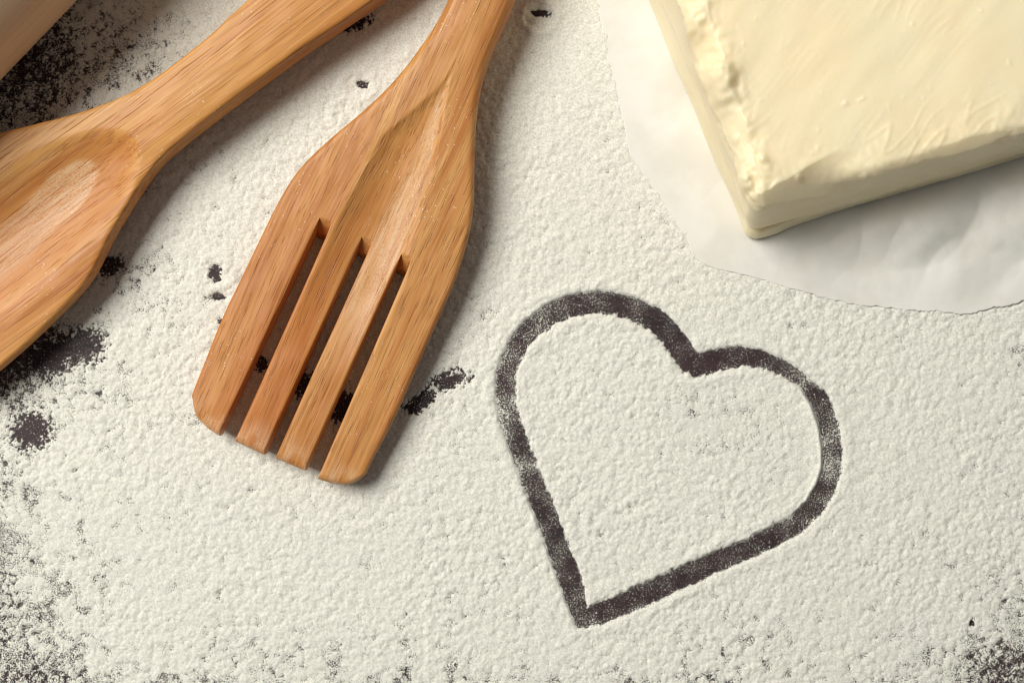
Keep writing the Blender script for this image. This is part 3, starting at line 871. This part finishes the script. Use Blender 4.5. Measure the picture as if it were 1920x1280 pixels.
    p = p + nrm * disp[:, None]
    # facets where the knife has sliced the edges away
    def cut(p, point, normal, amt=0.93, lim=None):
        nn = np.array(normal, float); nn /= np.linalg.norm(nn)
        dd = (p - np.array(point)) @ nn
        ww = np.where(dd > 0, dd, 0) * amt
        if lim is not None: ww = ww * lim
        return p - ww[:, None] * nn
    H_ = H
    p = cut(p, (0.010, 0.0, H_ - 0.0045), (0.25, -1.0, 0.95), 0.95, 1 - sstep(0.014, 0.030, p[:, 0]))   # front-left slice
    p = cut(p, (0.060, 0.0, H_ - 0.0018), (0.0, -1.0, 1.1), 0.9, sstep(0.02, 0.05, p[:, 0]))
    p = cut(p, (0.0, 0.0, H_ - 0.008), (-1.0, -0.7, 0.6), 0.6)
    p = cut(p, (0.0, 0.05, H_ - 0.0050), (-1.0, 0.0, 0.85), 0.8, sstep(0.0, 0.02, p[:, 1]))
    # blobs pushed up on the left rim
    def blob(p, px, py, z, rx, ry, h, ang=0.0, sharp=2.0):
        c = np.array(inv(px, py)); a = math.radians(ang)
        dx, dy = p[:, 0] - c[0], p[:, 1] - c[1]
        u = (dx * math.cos(a) + dy * math.sin(a)) / rx; v = (-dx * math.sin(a) + dy * math.cos(a)) / ry
        qq = np.sqrt(u * u + v * v) + 0.22 * noise2(p[:, 0] * 420, p[:, 1] * 420, 99)
        gsn = np.exp(-np.clip(qq, 0, 9) ** (2 * sharp))
        g = gsn * sstep(H * 0.45, H * 0.8, p[:, 2])
        p = p.copy(); p[:, 2] += h * g; p[:, 0] -= 0.35 * h * g
        return p
    def warp(p):
        u = (p[:, 0] / Lx)[:, None]; v = (p[:, 1] / Ly)[:, None]; ww = (p[:, 2] / H)[:, None]
        bq = B[0] * (1 - u) * (1 - v) + B[1] * u * (1 - v) + B[2] * u * v + B[3] * (1 - u) * v
        tq = T[0] * (1 - u) * (1 - v) + T[1] * u * (1 - v) + T[2] * u * v + T[3] * (1 - u) * v
        return bq * (1 - ww) + tq * ww
    def inv(px, py):
        X, Y = px2w(px, py, zt)
        a = (T[1] - T[0])[:2] / Lx; b = (T[3] - T[0])[:2] / Ly
        return np.linalg.solve(np.array([a, b]).T, np.array([X, Y]) - T[0][:2])
    for args in ((1338, 158, zt, .0052, .0062, .0017, -25, 1.7), (1322, 130, zt, .0030, .0036, .0012, 10, 1.5), (1352, 150, zt, .0028, .0050, .0012, -10, 2.0),
                 (1288, 20, zt, .0034, .0052, .0019, 10, 1.6), (1300, 45, zt, .002, .003, .0012, 0, 1.5), (1432, 298, zt, .0010, .0011, .0011, 0, 1.4),
                 (1398, 335, zt, .0014, .0022, .0016, 0, 1.6), (1500, 331, zt, .0008, .0008, .0006, 0, 1.4), (1392, 358, zt, .0007, .0007, .0005, 0, 1.4),
                 (1382, 256, zt, .0007, .0010, .0006, 0, 1.4), (1335, 98, zt, .0009, .0011, -.0008, 0, 1.4)):
        p = blob(p, *args)
    p = warp(p)
    # torn flap at the foot of the front-left corner
    fx, fy = px2w(1432, 438, z0 + 0.006)
    dd = np.hypot((p[:, 0] - fx) / 0.0065, (p[:, 1] - fy) / 0.0036)
    fl = np.exp(-dd ** 4) * (1 - sstep(0.006, 0.012, p[:, 2]))
    p[:, 1] -= 0.0008 * fl
    nk = np.exp(-(((p[:, 2] - 0.0075) / 0.0011) ** 2)) * np.exp(-((p[:, 0] - px2w(1445, 0, 0)[0]) / 0.006) ** 4) * (p[:, 1] < px2w(0, 380, 0)[1])
    p[:, 1] += 0.0016 * nk
    me = mesh_np('butter_block', p, faces)
    # weld the seams of the six sheets
    import bmesh
    bm = bmesh.new(); bm.from_mesh(me)
    bmesh.ops.remove_doubles(bm, verts=[v for v in bm.verts if v.is_boundary], dist=2e-6)
    bm.to_mesh(me); bm.free()
    obj('butter_block', me, M_butter, label='large block of pale yellow butter with knife-cut edges on parchment', category='butter')
build_butter()

# ------------------------------------------------------------------ loose grains
def build_grains():
    rng = np.random.default_rng(5)
    n = 60000
    x = rng.uniform(-0.125, 0.125, n); y = rng.uniform(-0.085, 0.085, n)
    h = flour_height(x, y)
    keep = h < 0.06
    # only on bare wood, thinner towards the middle of holes
    keep &= rng.uniform(0, 1, n) < np.clip(0.55 + h * 1.2, 0.08, 1)
    x, y, h = x[keep], y[keep], h[keep]
    m = len(x)
    s = rng.lognormal(math.log(0.00006), 0.4, m).clip(0.00003, 0.00020)
    base = np.array([[1, 1, 1], [1, -1, -1], [-1, 1, -1], [-1, -1, 1]], float)
    R = rng.normal(size=(m, 3, 3)); R, _ = np.linalg.qr(R)
    co = np.einsum('mij,kj->mki', R, base) * s[:, None, None]
    co[:, :, 0] += x[:, None]; co[:, :, 1] += y[:, None]; co[:, :, 2] += (np.maximum(h, 0) * 0.001 + s * 0.7)[:, None]
    i = np.arange(m)[:, None] * 4
    f = np.concatenate([i + np.array(t) for t in ((0, 1, 2), (0, 3, 1), (0, 2, 3), (1, 3, 2))])
    me = mesh_np('loose_flour', co.reshape(-1, 3), f)
    attr(me, 'thick', np.full(m * 4, 3.0))
    obj('loose_flour', me, M_flour, kind='stuff', category='flour', label='loose grains of flour scattered over the bare dark wood')
    print('grains', m)
build_grains()
